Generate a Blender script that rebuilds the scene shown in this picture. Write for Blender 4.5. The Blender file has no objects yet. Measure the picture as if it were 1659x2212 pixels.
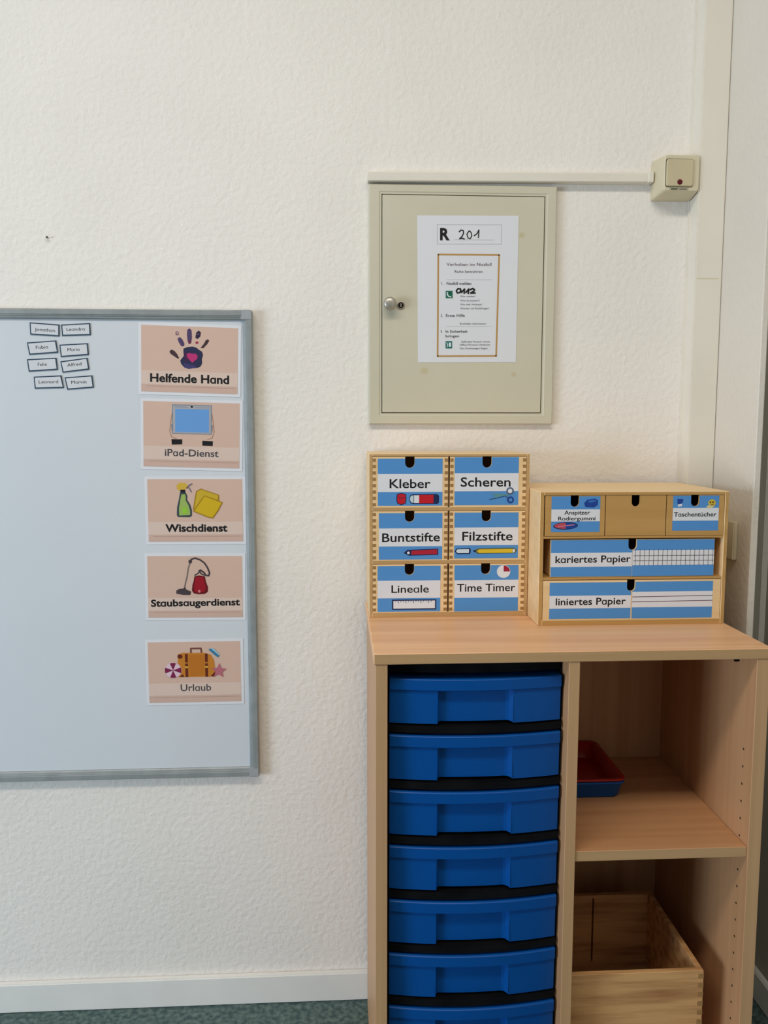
import bpy, bmesh, math, random
from mathutils import Matrix, Vector
random.seed(7)
S = bpy.context.scene
COL = S.collection

# ------------------------------------------------------------------ camera, world, lights, exposure
cam_d = bpy.data.cameras.new('camera'); cam = bpy.data.objects.new('camera', cam_d); COL.objects.link(cam)
cam_d.sensor_fit = 'HORIZONTAL'; cam_d.sensor_width = 36.0; cam_d.lens = 38.6457; cam_d.clip_start = 0.02
RGT = (0.998443, -0.055770, 0.000695); UPV = (0.005241, 0.106225, 0.994328); FWD = (0.055527, 0.992777, -0.106352)
m = Matrix.Identity(4)
for i in range(3):
    m[i][0] = RGT[i]; m[i][1] = UPV[i]; m[i][2] = -FWD[i]
m[0][3], m[1][3], m[2][3] = -0.03553, -1.71461, 1.26880
cam.matrix_world = m
S.camera = cam

w = bpy.data.worlds.new('world'); S.world = w; w.use_nodes = True
w.node_tree.nodes['Background'].inputs[0].default_value = (0.75, 0.85, 1.0, 1)
w.node_tree.nodes['Background'].inputs[1].default_value = 0.4

def area(name, loc, target, sx, sy, power, col):
    d = bpy.data.lights.new(name, 'AREA'); d.shape = 'RECTANGLE'; d.size = sx; d.size_y = sy
    d.energy = power; d.color = col
    o = bpy.data.objects.new(name, d); COL.objects.link(o); o.location = loc
    o.rotation_euler = (Vector(target) - Vector(loc)).to_track_quat('-Z', 'Y').to_euler()
    return o
area('ceiling_lamp', (-0.5, -1.65, 2.93), (-0.5, -1.65, 0), 2.4, 0.35, 37, (1.0, 0.91, 0.80))
area('window_light', (-4.35, -2.3, 0.90), (0, -0.8, 0.1), 2.4, 1.5, 165, (0.68, 0.82, 1.0))
S.view_settings.view_transform = 'Standard'; S.view_settings.look = 'None'
S.view_settings.exposure = 0.07; S.view_settings.gamma = 1.0
S.view_settings.use_curve_mapping = False

# ------------------------------------------------------------------ materials
def lin(c):
    c /= 255.0
    return c / 12.92 if c <= 0.04045 else ((c + 0.055) / 1.055) ** 2.4
def rgb(r, g, b, k=1.0): return (min(lin(r) * k, .92), min(lin(g) * k, .92), min(lin(b) * k, .92), 1)
MATS = {}
def flat(name, c, rough=.55, spec=.3, metal=0.0):
    if name in MATS: return MATS[name]
    mt = bpy.data.materials.new(name); mt.use_nodes = True; b = mt.node_tree.nodes['Principled BSDF']
    b.inputs['Base Color'].default_value = c; b.inputs['Roughness'].default_value = rough
    b.inputs['Specular IOR Level'].default_value = spec; b.inputs['Metallic'].default_value = metal
    MATS[name] = mt; return mt
def noisy(name, c1, c2, scale=(1, 1, 1), nscale=5, detail=4, rough=.55, bump=0, bscale=100, bdist=.002, spec=.3, lo=.35, hi=.65, metal=0.0):
    if name in MATS: return MATS[name]
    mt = flat(name, c1, rough, spec, metal); nt = mt.node_tree; b = nt.nodes['Principled BSDF']
    tc = nt.nodes.new('ShaderNodeTexCoord'); mp = nt.nodes.new('ShaderNodeMapping'); mp.inputs['Scale'].default_value = scale
    n = nt.nodes.new('ShaderNodeTexNoise'); n.inputs['Scale'].default_value = nscale; n.inputs['Detail'].default_value = detail
    r = nt.nodes.new('ShaderNodeValToRGB'); r.color_ramp.elements[0].position = lo; r.color_ramp.elements[1].position = hi
    r.color_ramp.elements[0].color = c1; r.color_ramp.elements[1].color = c2
    L = nt.links.new
    L(tc.outputs['Object'], mp.inputs['Vector']); L(mp.outputs[0], n.inputs['Vector']); L(n.outputs['Fac'], r.inputs['Fac']); L(r.outputs[0], b.inputs['Base Color'])
    if bump:
        n2 = nt.nodes.new('ShaderNodeTexNoise'); n2.inputs['Scale'].default_value = bscale; n2.inputs['Detail'].default_value = 3
        bp = nt.nodes.new('ShaderNodeBump'); bp.inputs['Strength'].default_value = bump; bp.inputs['Distance'].default_value = bdist
        L(tc.outputs['Object'], n2.inputs['Vector']); L(n2.outputs['Fac'], bp.inputs['Height']); L(bp.outputs[0], b.inputs['Normal'])
    return mt
def wood(name, c1, c2, axis, fine=60, rough=.42, spec=.35):
    s = [fine, fine, fine]; s['xyz'.index(axis)] = 1.6
    return noisy(name, c1, c2, tuple(s), 1.0, 5, rough, spec=spec, lo=.3, hi=.7)

M_wall = noisy('wall_plaster', rgb(238, 232, 224), rgb(243, 237, 229), (1, 1, 1), 3, 3, .9, .65, 90, .0030, spec=.1)
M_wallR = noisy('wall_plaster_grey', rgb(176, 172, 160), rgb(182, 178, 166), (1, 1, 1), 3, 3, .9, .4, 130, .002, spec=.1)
M_wallS = noisy('wall_plaster_side', rgb(219, 211, 198), rgb(224, 216, 203), (1, 1, 1), 3, 3, .9, .5, 95, .0024, spec=.1)
M_gapshade = noisy('gap_shade_grey', rgb(172, 168, 156), rgb(178, 174, 162), (1, 1, 1), 5, 3, .7, spec=.2)  # shade of the gap behind the wall return, put into the colour
M_white = noisy('white_paint', rgb(232, 230, 224), rgb(238, 236, 230), (1, 1, 1), 8, 3, .45)
M_duct = noisy('duct_plastic', rgb(229, 222, 208), rgb(233, 226, 212), (1, 1, 1), 8, 3, .45)
M_ceil = flat('ceiling_paint', (.8, .79, .76, 1), .9)
M_floor = noisy('green_linoleum', rgb(58, 82, 82), rgb(112, 130, 124), (1, 1, 1), 90, 6, .5, lo=.38, hi=.72)
M_bx = wood('beech_across_lit', rgb(222, 168, 123), rgb(238, 190, 143), 'x', 45)  # lighter copy of the shelf beech, overhead light put into its colour
M_bs = wood('beech_shelf_grain', rgb(186, 136, 94), rgb(202, 152, 108), 'x', 45)
M_bz = wood('beech_grain_upright', rgb(188, 140, 98), rgb(201, 154, 112), 'z', 45)
M_be = wood('beech_edging_across', rgb(180, 145, 103), rgb(190, 154, 111), 'x', 90)
M_bez = wood('beech_edging_upright', rgb(184, 146, 105), rgb(195, 156, 114), 'z', 90)
M_birch = wood('birch_ply', rgb(231, 195, 142), rgb(244, 210, 160), 'x', 55)
M_birchd = wood('birch_aged', rgb(186, 142, 80), rgb(200, 158, 96), 'x', 40)
M_birche = wood('birch_edge', rgb(186, 148, 98), rgb(200, 162, 110), 'x', 90)
M_endg = wood('birch_end_grain', rgb(150, 112, 66), rgb(168, 128, 80), 'z', 120)
M_oakbox = noisy('box_wood', rgb(212, 164, 110), rgb(168, 118, 74), (5, 60, 60), 1.0, 6, .5, lo=.4, hi=.68)
M_black = noisy('black_plastic', (.004, .004, .005, 1), (.007, .007, .008, 1), (1, 1, 1), 20, 2, .6, spec=.08)
M_hole = flat('dark_hole', (.012, .009, .007, 1), .9)
M_peg = flat('peg_hole_brown', rgb(62, 44, 30), .9)
M_blue = noisy('blue_plastic', rgb(0, 72, 145), rgb(0, 76, 150), (1, 1, 1), 6, 2, .38, spec=.25)
M_red = noisy('red_plastic', rgb(150, 8, 14), rgb(158, 12, 18), (1, 1, 1), 6, 2, .3, spec=.5)
M_alu = noisy('anodised_aluminium', rgb(152, 157, 157), rgb(162, 167, 167), (1, 1, 1), 30, 2, .4, metal=.25)
M_cornerp = flat('grey_corner_plastic', rgb(164, 168, 170), .5)
M_board = noisy('whiteboard_enamel', rgb(214, 219, 224), rgb(218, 223, 228), (1, 1, 1), 2, 2, .22, spec=.45)
M_beige = noisy('beige_plastic', rgb(210, 199, 170), rgb(216, 205, 176), (1, 1, 1), 10, 2, .4)
M_beiged = noisy('beige_rocker', rgb(198, 184, 150), rgb(203, 189, 155), (1, 1, 1), 10, 2, .4)
M_nickel = noisy('satin_nickel', rgb(178, 172, 160), rgb(190, 184, 170), (1, 1, 1), 20, 2, .35, metal=.6)
M_paper = flat('white_paper', rgb(226, 226, 230), .6)
M_lam = flat('laminated_white', rgb(230, 230, 234), .35)
M_ink = flat('black_ink', rgb(22, 20, 24), .6)
M_inks = flat('grey_ink', rgb(70, 68, 74), .6)
M_inkl = flat('faint_ink', rgb(165, 165, 172), .6)
M_lblue = flat('label_blue', rgb(84, 146, 208), .5)
P = lambda n, r, g, b: flat(n, rgb(r, g, b), .5)

# enamel of the fuse box: cream grey with a few glue stains where tape was
def fusebox_mat():
    mt = noisy('fuse_box_enamel', rgb(206, 199, 176), rgb(211, 204, 182), (1, 1, 1), 4, 3, .38)
    nt = mt.node_tree; b = nt.nodes['Principled BSDF']; L = nt.links.new
    ramp = [n for n in nt.nodes if n.type == 'VALTORGB'][0]; tc = [n for n in nt.nodes if n.type == 'TEX_COORD'][0]
    prev = ramp.outputs[0]
    for (x, z, r) in ((.1426, 1.3768, .011), (.3271, 1.3700, .008), (.3388, 1.6491, .009)):
        d = nt.nodes.new('ShaderNodeVectorMath'); d.operation = 'DISTANCE'; d.inputs[1].default_value = (x - FBX, 0, z - FBZ)
        mp = nt.nodes.new('ShaderNodeMapping'); mp.inputs['Scale'].default_value = (1, 0, 1.2)
        d.inputs[1].default_value = (x - FBX, 0, (z - FBZ) * 1.2)
        mr = nt.nodes.new('ShaderNodeMapRange'); mr.inputs['From Min'].default_value = r * .4; mr.inputs['From Max'].default_value = r
        mr.inputs['To Min'].default_value = .7; mr.inputs['To Max'].default_value = 0
        mx = nt.nodes.new('ShaderNodeMixRGB'); mx.inputs['Color2'].default_value = rgb(196, 182, 140)
        L(tc.outputs['Object'], mp.inputs[0]); L(mp.outputs[0], d.inputs[0]); L(d.outputs['Value'], mr.inputs['Value'])
        L(mr.outputs[0], mx.inputs['Fac']); L(prev, mx.inputs['Color1']); prev = mx.outputs[0]
    L(prev, b.inputs['Base Color']); return mt
FBX, FBZ = .2192, 1.2677

# ------------------------------------------------------------------ mesh helpers
class MB:
    def __init__(s): s.bm = bmesh.new(); s.mats = []
    def mi(s, mt):
        if mt not in s.mats: s.mats.append(mt)
        return s.mats.index(mt)
    def face(s, pts, mt, smooth=False):
        f = s.bm.faces.new([s.bm.verts.new(p) for p in pts]); f.material_index = s.mi(mt); f.smooth = smooth; return f
    def box(s, x0, x1, y0, y1, z0, z1, mt, bev=0.0, front=None, seg=1):
        t = bmesh.new(); bmesh.ops.create_cube(t, size=1)
        for v in t.verts:
            v.co = ((x0 + x1) / 2 + v.co.x * (x1 - x0), (y0 + y1) / 2 + v.co.y * (y1 - y0), (z0 + z1) / 2 + v.co.z * (z1 - z0))
        if bev: bmesh.ops.bevel(t, geom=t.edges[:], offset=bev, segments=seg, affect='EDGES')
        s.add(t, mt, front)
    def add(s, t, mt, front=None, smooth=False):
        t.normal_update()
        k = s.mi(mt); kf = s.mi(front) if front else k; vm = {}
        for v in t.verts: vm[v] = s.bm.verts.new(v.co)
        for f in t.faces:
            g = s.bm.faces.new([vm[v] for v in f.verts]); g.smooth = smooth or f.smooth
            g.material_index = kf if (front and f.normal.y < -.8) else k
        t.free()
    def prism(s, outl, y0, y1, mt, front=None):                     # outline in x-z, seen from -y; y0 is nearer the viewer
        n = len(outl)
        a = [s.bm.verts.new((x, y0, z)) for x, z in outl]; b = [s.bm.verts.new((x, y1, z)) for x, z in outl]
        f = s.bm.faces.new(a); f.material_index = s.mi(front or mt)
        g = s.bm.faces.new(b[::-1]); g.material_index = s.mi(mt)
        for i in range(n):
            q = s.bm.faces.new((a[i], b[i], b[(i + 1) % n], a[(i + 1) % n])); q.material_index = s.mi(mt)
    def loft(s, rings, mt, cap0=True, cap1=True, smooth=True):
        R = [[s.bm.verts.new(p) for p in r] for r in rings]; n = len(R[0])
        for a, b in zip(R, R[1:]):
            for i in range(n):
                f = s.bm.faces.new((a[i], a[(i + 1) % n], b[(i + 1) % n], b[i])); f.material_index = s.mi(mt); f.smooth = smooth
        if cap0: s.bm.faces.new(R[0][::-1]).material_index = s.mi(mt)
        if cap1: s.bm.faces.new(R[-1]).material_index = s.mi(mt)
    def build(s, name, parent=None, loc=(0, 0, 0), rot=0.0, recalc=True):
        if recalc: bmesh.ops.recalc_face_normals(s.bm, faces=s.bm.faces[:])
        me = bpy.data.meshes.new(name); s.bm.to_mesh(me); s.bm.free()
        for q in s.mats: me.materials.append(q)
        o = bpy.data.objects.new(name, me); COL.objects.link(o); o.location = loc; o.rotation_euler = (0, -math.radians(rot), 0)
        if parent: o.parent = parent
        return o
def tag(o, label, cat, group=None, kind=None):
    o['label'] = label; o['category'] = cat
    if group: o['group'] = group
    if kind: o['kind'] = kind
    return o
def thing(name, label, cat, loc=(0, 0, 0), group=None):
    o = bpy.data.objects.new(name, None); COL.objects.link(o); o.location = loc; o.empty_display_size = .05
    return tag(o, label, cat, group)
def structure(name, mb, label, cat):
    return tag(mb.build(name), label, cat, kind='structure')

_tx = {}
def glyphs(body, bold):
    """outline of a run of characters as the built-in font sets it"""
    k = (body, bold)
    if k not in _tx:
        c = bpy.data.curves.new('t', 'FONT'); c.body = body; c.size = 1; c.offset = bold; c.resolution_u = 3
        o = bpy.data.objects.new('t', c); COL.objects.link(o)
        bpy.context.view_layer.update(); dg = bpy.context.evaluated_depsgraph_get()
        me = bpy.data.meshes.new_from_object(o.evaluated_get(dg))
        vs = [(v.co.x, v.co.y) for v in me.vertices]; fs = [tuple(p.vertices) for p in me.polygons]
        bpy.data.objects.remove(o); bpy.data.curves.remove(c); bpy.data.meshes.remove(me)
        _tx[k] = (vs, fs)
    return _tx[k]
def span(body, bold, ax=0):
    v = [q[ax] for q in glyphs(body, bold)[0]]; return min(v), max(v)
def advance(ch, bold):
    a, b_ = span('l' + ch + 'l', bold), span('ll', bold); return (a[1] - a[0]) - (b_[1] - b_[0])
def text_geo(body, bold):
    """characters set one by one; every a is the single-storey school form, brought to the x-height of the font"""
    alt = chr(593); V, F, x = [], [], 0.0
    for ch in body:
        g = alt if ch == 'a' else ch
        sc = 1.0
        if g == alt:
            o_, a_ = span('o', bold, 1), span(alt, bold, 1); sc = (o_[1] - o_[0]) / (a_[1] - a_[0])
        adv = advance(g, bold) * sc
        if ch != ' ':
            vs, fs = glyphs(g, bold); n = len(V)
            V += [(x + vx * sc, vy * sc) for vx, vy in vs]; F += [tuple(n + i for i in f) for f in fs]
        x += adv
    return V, F

class Print(MB):
    """flat printed matter, drawn in x (right) / z (up); layers step towards the viewer"""
    def __init__(s, y0=0.0, f=None): super().__init__(); s.y0 = y0; s.L = 0; s.f = f or (lambda x, y: (x, y))
    def y(s, l): return s.y0 - l * .00016
    def poly(s, pts, mt, l=1, raw=False):
        q = pts if raw else [s.f(*p) for p in pts]
        a = sum(q[i][0] * q[(i + 1) % len(q)][1] - q[(i + 1) % len(q)][0] * q[i][1] for i in range(len(q)))
        if a < 0: q = q[::-1]
        s.face([(x, s.y(l), z) for x, z in q], mt)
    def rect(s, x0, y0, x1, y1, mt, l=1): s.poly([(x0, y0), (x1, y0), (x1, y1), (x0, y1)], mt, l)
    def frame(s, pts, t, mt, l=1):
        n = len(pts)
        for i in range(n): s.line([pts[i], pts[(i + 1) % n]], t, mt, l, cap=True)
    def ell(s, cx, cy, rx, ry, mt, l=1, a0=0, a1=360, n=24, rot=0):
        r = math.radians(rot); P_ = []
        full = abs(a1 - a0) >= 360
        for i in range(n if full else n + 1):
            a = math.radians(a0 + (a1 - a0) * i / n); x, y = rx * math.cos(a), ry * math.sin(a)
            P_.append((cx + x * math.cos(r) - y * math.sin(r), cy + x * math.sin(r) + y * math.cos(r)))
        if not full: P_.append((cx, cy))
        s.poly(P_, mt, l)
    def ring(s, cx, cy, r, t, mt, l=1, n=20):
        s.line([(cx + r * math.cos(2 * math.pi * i / n), cy + r * math.sin(2 * math.pi * i / n)) for i in range(n + 1)], t, mt, l)
    def line(s, pts, t, mt, l=1, cap=False):
        for i in range(len(pts) - 1):
            (x0, y0), (x1, y1) = pts[i], pts[i + 1]; d = math.hypot(x1 - x0, y1 - y0)
            if d < 1e-9: continue
            ux, uy = (x1 - x0) / d, (y1 - y0) / d; e = t / 2 if (cap or len(pts) > 2) else 0
            x0 -= ux * e * .5; y0 -= uy * e * .5; x1 += ux * e * .5; y1 += uy * e * .5
            nx, ny = -uy * t / 2, ux * t / 2
            s.poly([(x0 + nx, y0 + ny), (x1 + nx, y1 + ny), (x1 - nx, y1 - ny), (x0 - nx, y0 - ny)], mt, l + (i % 2) * .12)
    def text(s, body, x0, x1, base, cap, mt, l=1, bold=0.0, slope=0.0):
        """text between x0..x1, on the baseline, with the given capital height (drawing units, y down or up as f has it)"""
        vs, fs = text_geo(body, bold)
        mnx = min(v[0] for v in vs); mxx = max(v[0] for v in vs); sx = (x1 - x0) / (mxx - mnx); sy = cap / .70
        q = [s.f(x0 + (vx - mnx) * sx, base - vy * sy + slope * (vx - mnx) * sx) for vx, vy in vs]
        V = [s.bm.verts.new((x, s.y(l), z)) for x, z in q]; k = s.mi(mt)
        for f in fs:
            try: g = s.bm.faces.new([V[i] for i in f]); g.material_index = k
            except ValueError: pass
def affine(px, py, k, tilt=0.0, ox=0.0, oz=0.0, kz=None):
    """drawing units (y down) about (px, py) -> metres"""
    kz = kz or k; c, s_ = math.cos(math.radians(tilt)), math.sin(math.radians(tilt))
    def f(x, y):
        dx, dy = (x - px) * k, -(y - py) * kz
        return (ox + dx * c + dy * s_, oz - dx * s_ + dy * c)
    return f

# ------------------------------------------------------------------ the room
XR, XL, YF, ZC = .893, -4.5, -7.0, 3.0
b = MB(); b.box(XL - .1, XR + .1, 0, .12, -.1, ZC, M_wall); structure('wall_back', b, 'rough white plaster wall behind the cabinet and whiteboard', 'wall')
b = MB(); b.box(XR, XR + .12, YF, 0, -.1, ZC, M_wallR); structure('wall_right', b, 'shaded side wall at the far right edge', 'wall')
b = MB(); b.box(XL - .12, XL, YF, 0, -.1, ZC, M_wall); structure('wall_left', b, 'plain white plaster wall on the left of the room', 'wall')
b = MB(); b.box(XL, XR, YF - .12, YF, -.1, ZC, M_wall); structure('wall_front', b, 'plain white plaster wall facing the whiteboard', 'wall')
b = MB(); b.box(XL, XR, YF, 0, -.1, 0, M_floor); structure('floor', b, 'speckled dark green linoleum floor', 'floor')
b = MB(); b.box(XL, XR, YF, 0, ZC, ZC + .1, M_ceil); structure('ceiling', b, 'white ceiling', 'ceiling')
b = MB(); b.box(.7436, .757, -.2116, -.0005, 0, ZC - .001, M_wallS, .002); structure('wall_return', b, 'narrow white wall return beside the upright duct', 'wall')
b = MB(); b.box(XL, XR - .02, -.015, -.0003, .0005, .0655, M_white, .0025, seg=2); structure('baseboard_back', b, 'white painted baseboard along the back wall', 'baseboard')
b = MB(); b.box(XR - .015, XR - .0003, YF, -.0005, .0005, .0655, M_white, .0025, seg=2); structure('baseboard_right', b, 'white baseboard at the foot of the right wall', 'baseboard')

b = MB(); b.box(.7575, XR - .0155, -.006, -.0003, .0665, ZC - .002, M_gapshade, .001); structure('shade_sheet_1', b, 'added grey sheet painting the shade between the wall return and side wall', 'shade_sheet')  # thin sheet added over the back wall; its grey stands in for shade
# upright cable duct in the corner
b = MB(); b.box(.6873, .7430, -.045, -.0004, .0665, ZC - .002, M_duct, .002, seg=2)
b.box(.6850, .6873, -.006, -.0004, .0665, ZC - .002, M_duct)
b.box(.6905, .7360, -.0453, -.044, 1.5605, 1.5625, P('tape_stain', 216, 207, 174))
tag(b.build('cable_duct'), 'tall cream upright duct in the corner behind the light switch', 'cable duct')

# ------------------------------------------------------------------ storage cabinet
cab = thing('storage_cabinet', 'beech storage cabinet with blue drawers and an open shelf side', 'cabinet', (0, 0, 0))
YC = -.418
b = MB(); b.box(.0205, .6826, -.4203, -.0180, .8820, .9000, M_bx, .0012, front=M_be); b.build('top_panel', cab)
b = MB(); b.box(.0235, .0430, YC, -.0180, .0, .8817, M_bz, .0008, front=M_bez); b.build('side_panel', cab)
b = MB(); b.box(.6574, .6800, YC, -.0180, .0, .8817, M_bz, .0008, front=M_bez)
for k in range(19):
    z = .1545 + .0311 * k
    if abs(z - .545) < .012: continue
    for yy in (-.387,):
        t = bmesh.new(); bmesh.ops.create_cone(t, cap_ends=True, segments=10, radius1=.0021, radius2=.0021, depth=.0006)
        bmesh.ops.rotate(t, verts=t.verts[:], matrix=Matrix.Rotation(math.pi / 2, 3, 'Y')); bmesh.ops.translate(t, verts=t.verts[:], vec=(.6573, yy, z)); b.add(t, M_peg)
b.build('side_panel', cab)
b = MB(); b.box(.3410, .3594, YC, -.0300, .0955, .8817, M_bz, .0008, front=M_bez); b.build('divider_panel', cab)
b = MB(); b.box(.0432, .6572, YC, -.0300, .0780, .0952, M_bx, .0008, front=M_be); b.build('base_panel', cab)
b = MB(); b.box(.0432, .6572, -.40, -.385, .0, .0778, M_bx); b.build('plinth', cab)
b = MB(); b.box(.0432, .6572, -.0295, -.0205, .0780, .8817, M_bz); b.build('back_panel', cab)
b = MB(); b.box(.3596, .6572, -.4150, -.0300, .5345, .5527, M_bs, .0008, front=M_be); b.build('shelf', cab)
b = MB()
t = bmesh.new(); bmesh.ops.create_cone(t, cap_ends=True, segments=12, radius1=.0028, radius2=.0028, depth=.008)
bmesh.ops.rotate(t, verts=t.verts[:], matrix=Matrix.Rotation(math.pi / 2, 3, 'Y')); bmesh.ops.translate(t, verts=t.verts[:], vec=(.6535, -.356, .862)); b.add(t, M_black)
b.box(.6530, .6574, -.359, -.353, .862, .878, M_black); b.build('shelf_pin', cab)

XA, XB = .0478, .3350; XM, HW = (XA + XB) / 2, (XB - XA) / 2
def arc(x, off=0.0): return -.392 - .0145 * (1 - ((x - XM) / HW) ** 2) + off
DT, DB, PITCH = .8528, .7748, .0970
# black frame the drawers slide in
b = MB()
b.box(.0432, .0472, -.383, -.031, .096, .881, M_black); b.box(.3382, .3408, -.379, -.031, .096, .881, M_black)
b.box(.0472, .3382, -.040, -.031, .096, .881, M_black)
xs = [XA - .001 + (XB - XA + .002) * i / 28 for i in range(29)]
def plate(z0, z1, off):
    top = [(x, arc(min(max(x, XA), XB), off), z1) for x in xs] + [(xs[-1], -.05, z1), (xs[0], -.05, z1)]
    bot = [(x, y, z0) for x, y, z in top]
    n = len(top)
    T = [b.bm.verts.new(p) for p in top]; B_ = [b.bm.verts.new(p) for p in bot]; k = b.mi(M_black)
    b.bm.faces.new(T).material_index = k; b.bm.faces.new(B_[::-1]).material_index = k
    for i in range(n): b.bm.faces.new((T[i], B_[i], B_[(i + 1) % n], T[(i + 1) % n])).material_index = k
for k in range(8):
    plate(DB - .0150 - PITCH * k, DB - .0035 - PITCH * k, -.001)
plate(DT + .006, .8812, .012)
b.build('drawer_frame', cab)

def drawer_meshes():
    b = MB(); zt, zl, zb = DT - DB, DT - DB - .0205, 0.0
    RL, RR = .1270, .2525
    xl = [XA + (RL - XA) * i / 12 for i in range(13)]; xm = [RL + (RR - RL) * i / 14 for i in range(15)]; xr = [RR + (XB - RR) * i / 12 for i in range(13)]
    allx = xl + xm[1:] + xr[1:]
    lo = lambda x: arc(x, .0)
    li = lambda x: arc(x, -.0045)
    def strip(xs_, rows):                                           # rows: list of functions x -> (y, z)
        R = [[b.bm.verts.new((x, *r(x))) for x in xs_] for r in rows]; k = b.mi(M_blue)
        for a, c in zip(R, R[1:]):
            for i in range(len(xs_) - 1):
                f = b.bm.faces.new((a[i], a[i + 1], c[i + 1], c[i])); f.material_index = k; f.smooth = True
    # rounded top lip
    strip(allx, [lambda x: (-.34, zt - .004), lambda x: (li(x) + .006, zt - .0005)])
    strip(allx, [lambda x: (li(x) + .006, zt - .0005), lambda x: (li(x) + .0012, zt - .0004), lambda x: (li(x), zt - .0022)])
    strip(allx, [lambda x: (li(x), zt - .0022), lambda x: (li(x) + .0006, zl + .001)])
    strip(allx, [lambda x: (li(x) + .0006, zl + .001), lambda x: (lo(x), zl - .0012)])
    strip(xl, [lambda x: (lo(x), zl - .0012), lambda x: (lo(x) + .0015, zb)])
    strip(xr, [lambda x: (lo(x), zl - .0012), lambda x: (lo(x) + .0015, zb)])
    strip(allx, [lambda x: (-.37, zl - .0012), lambda x: (lo(x), zl - .0012)])
    for xs_ in (xl, xr): strip(xs_, [lambda x: (lo(x) + .0015, zb), lambda x: (-.37, zb)])
    for x in (XA, XB):
        b.face([(x, -.34, zt - .004), (x, li(x) + .006, zt - .0005), (x, li(x), zt - .0022), (x, lo(x), zl), (x, lo(x) + .0015, zb), (x, -.34, zb)], M_blue)
    # tray walls and bottom behind the front
    for x0, x1 in ((XA + .004, XA + .006), (XB - .006, XB - .004)): b.box(x0, x1, -.362, -.05, .002, zt - .005, M_blue)
    b.box(XA + .006, XB - .006, -.052, -.050, .002, zt - .005, M_blue); b.box(XA + .006, XB - .006, -.362, -.052, .002, .004, M_blue)
    front = b
    g = MB(); k = g.mi(M_blue); yb = lambda x: arc(x, .0105)
    prof = [(RL, arc(RL, .0)), (RL + .0015, yb(RL) - .004), (RL + .005, yb(RL + .005))] + [(RL + .005 + (RR - RL - .016) * i / 8, yb(RL + .005 + (RR - RL - .016) * i / 8)) for i in range(1, 9)] + [(RR - .006, yb(RR - .006) - .002), (RR, arc(RR, 0))]
    A = [g.bm.verts.new((x, y, zl - .0012)) for x, y in prof]; B_ = [g.bm.verts.new((x, y, zb + .002)) for x, y in prof]
    for i in range(len(prof) - 1):
        f = g.bm.faces.new((A[i], A[i + 1], B_[i + 1], B_[i])); f.material_index = k
    g.face([(x, y, zb + .002) for x, y in prof[1:-1]] + [(RR - .006, -.37, zb + .002), (RL + .002, -.37, zb + .002)], M_blue)
    return front, g
fm, gm = drawer_meshes()
d0 = fm.build('drawer', cab, (0, 0, DB)); h0 = gm.build('finger_pull', d0)
for k in range(1, 8):
    d = d0.copy(); COL.objects.link(d); d.parent = cab; d.location = (0, 0, DB - PITCH * k)
    h = h0.copy(); COL.objects.link(h); h.parent = d

# ------------------------------------------------------------------ chests of little drawers on top of the cabinet
def notched(x0, x1, z0, z1, nc, nw, nd, n=10):                       # rectangle with a round-bottomed finger notch in its top edge
    r = nw / 2; pts = [(x0, z0), (x1, z0), (x1, z1)]
    if nc is not None:
        pts.append((nc + r, z1))
        for i in range(n + 1):
            a = -math.pi * i / n; pts.append((nc + r * math.cos(a), z1 - nd + r + r * math.sin(a)))
        pts.append((nc - r, z1))
    pts.append((x0, z1)); return pts
def drawer_part(parent, x0, x1, z0, z1, yf, depth, nc, nw, nd, mt, joints=False, edge=None):
    b = MB(); b.prism(notched(x0, x1, z0, z1, nc, nw, nd), yf, yf + .005, mt)
    b.box(x0 + .0015, x0 + .005, yf + .005, yf + depth, z0 + .001, z1 - .002, mt); b.box(x1 - .005, x1 - .0015, yf + .005, yf + depth, z0 + .001, z1 - .002, mt)
    b.box(x0 + .005, x1 - .005, yf + depth - .004, yf + depth, z0 + .001, z1 - .002, mt); b.box(x0 + .005, x1 - .005, yf + .005, yf + depth - .004, z0 + .001, z0 + .004, mt)
    if joints:
        n = 8; hh = (z1 - z0) / (2 * n)
        for k in range(n):
            for xa, xb in ((x0 + .0004, x0 + .0066), (x1 - .0066, x1 - .0004)):
                b.box(xa, xb, yf - .0003, yf + .001, z0 + hh * (2 * k + .5), z0 + hh * (2 * k + 1.5), M_endg)
    return b.build('drawer', parent)
def label_card(parent, x0, x1, z0, z1, b0, b1, yf, nc=None, nw=.02, nd=.02, ztop=None, draw=None, f=None):
    """blue paper label with a white band, cut round the finger notch"""
    p = Print(yf - .0002, f)
    if nc is not None:
        o = notched(x0, x1, z0, z1, nc, nw, nd - (ztop - z1))
        p.poly(o, M_lblue, 0, raw=True)
    else: p.poly([(x0, z0), (x1, z0), (x1, z1), (x0, z1)], M_lblue, 0, raw=True)
    p.poly([(x0, b0), (x1, b0), (x1, b1), (x0, b1)], M_paper, 1, raw=True)
    if draw: draw(p)
    return p.build('label_card', parent, recalc=False)
D_navy = P('print_navy', 28, 40, 84); D_red = P('print_red', 196, 28, 40); D_wht = P('print_white', 228, 228, 232); D_yel = P('print_yellow', 226, 190, 44)
D_teal = P('print_teal', 96, 148, 150); D_slate = P('print_slate', 84, 104, 134); D_dblue = P('print_dark_blue', 30, 66, 150); D_pink = P('print_pink', 214, 132, 150)

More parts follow.
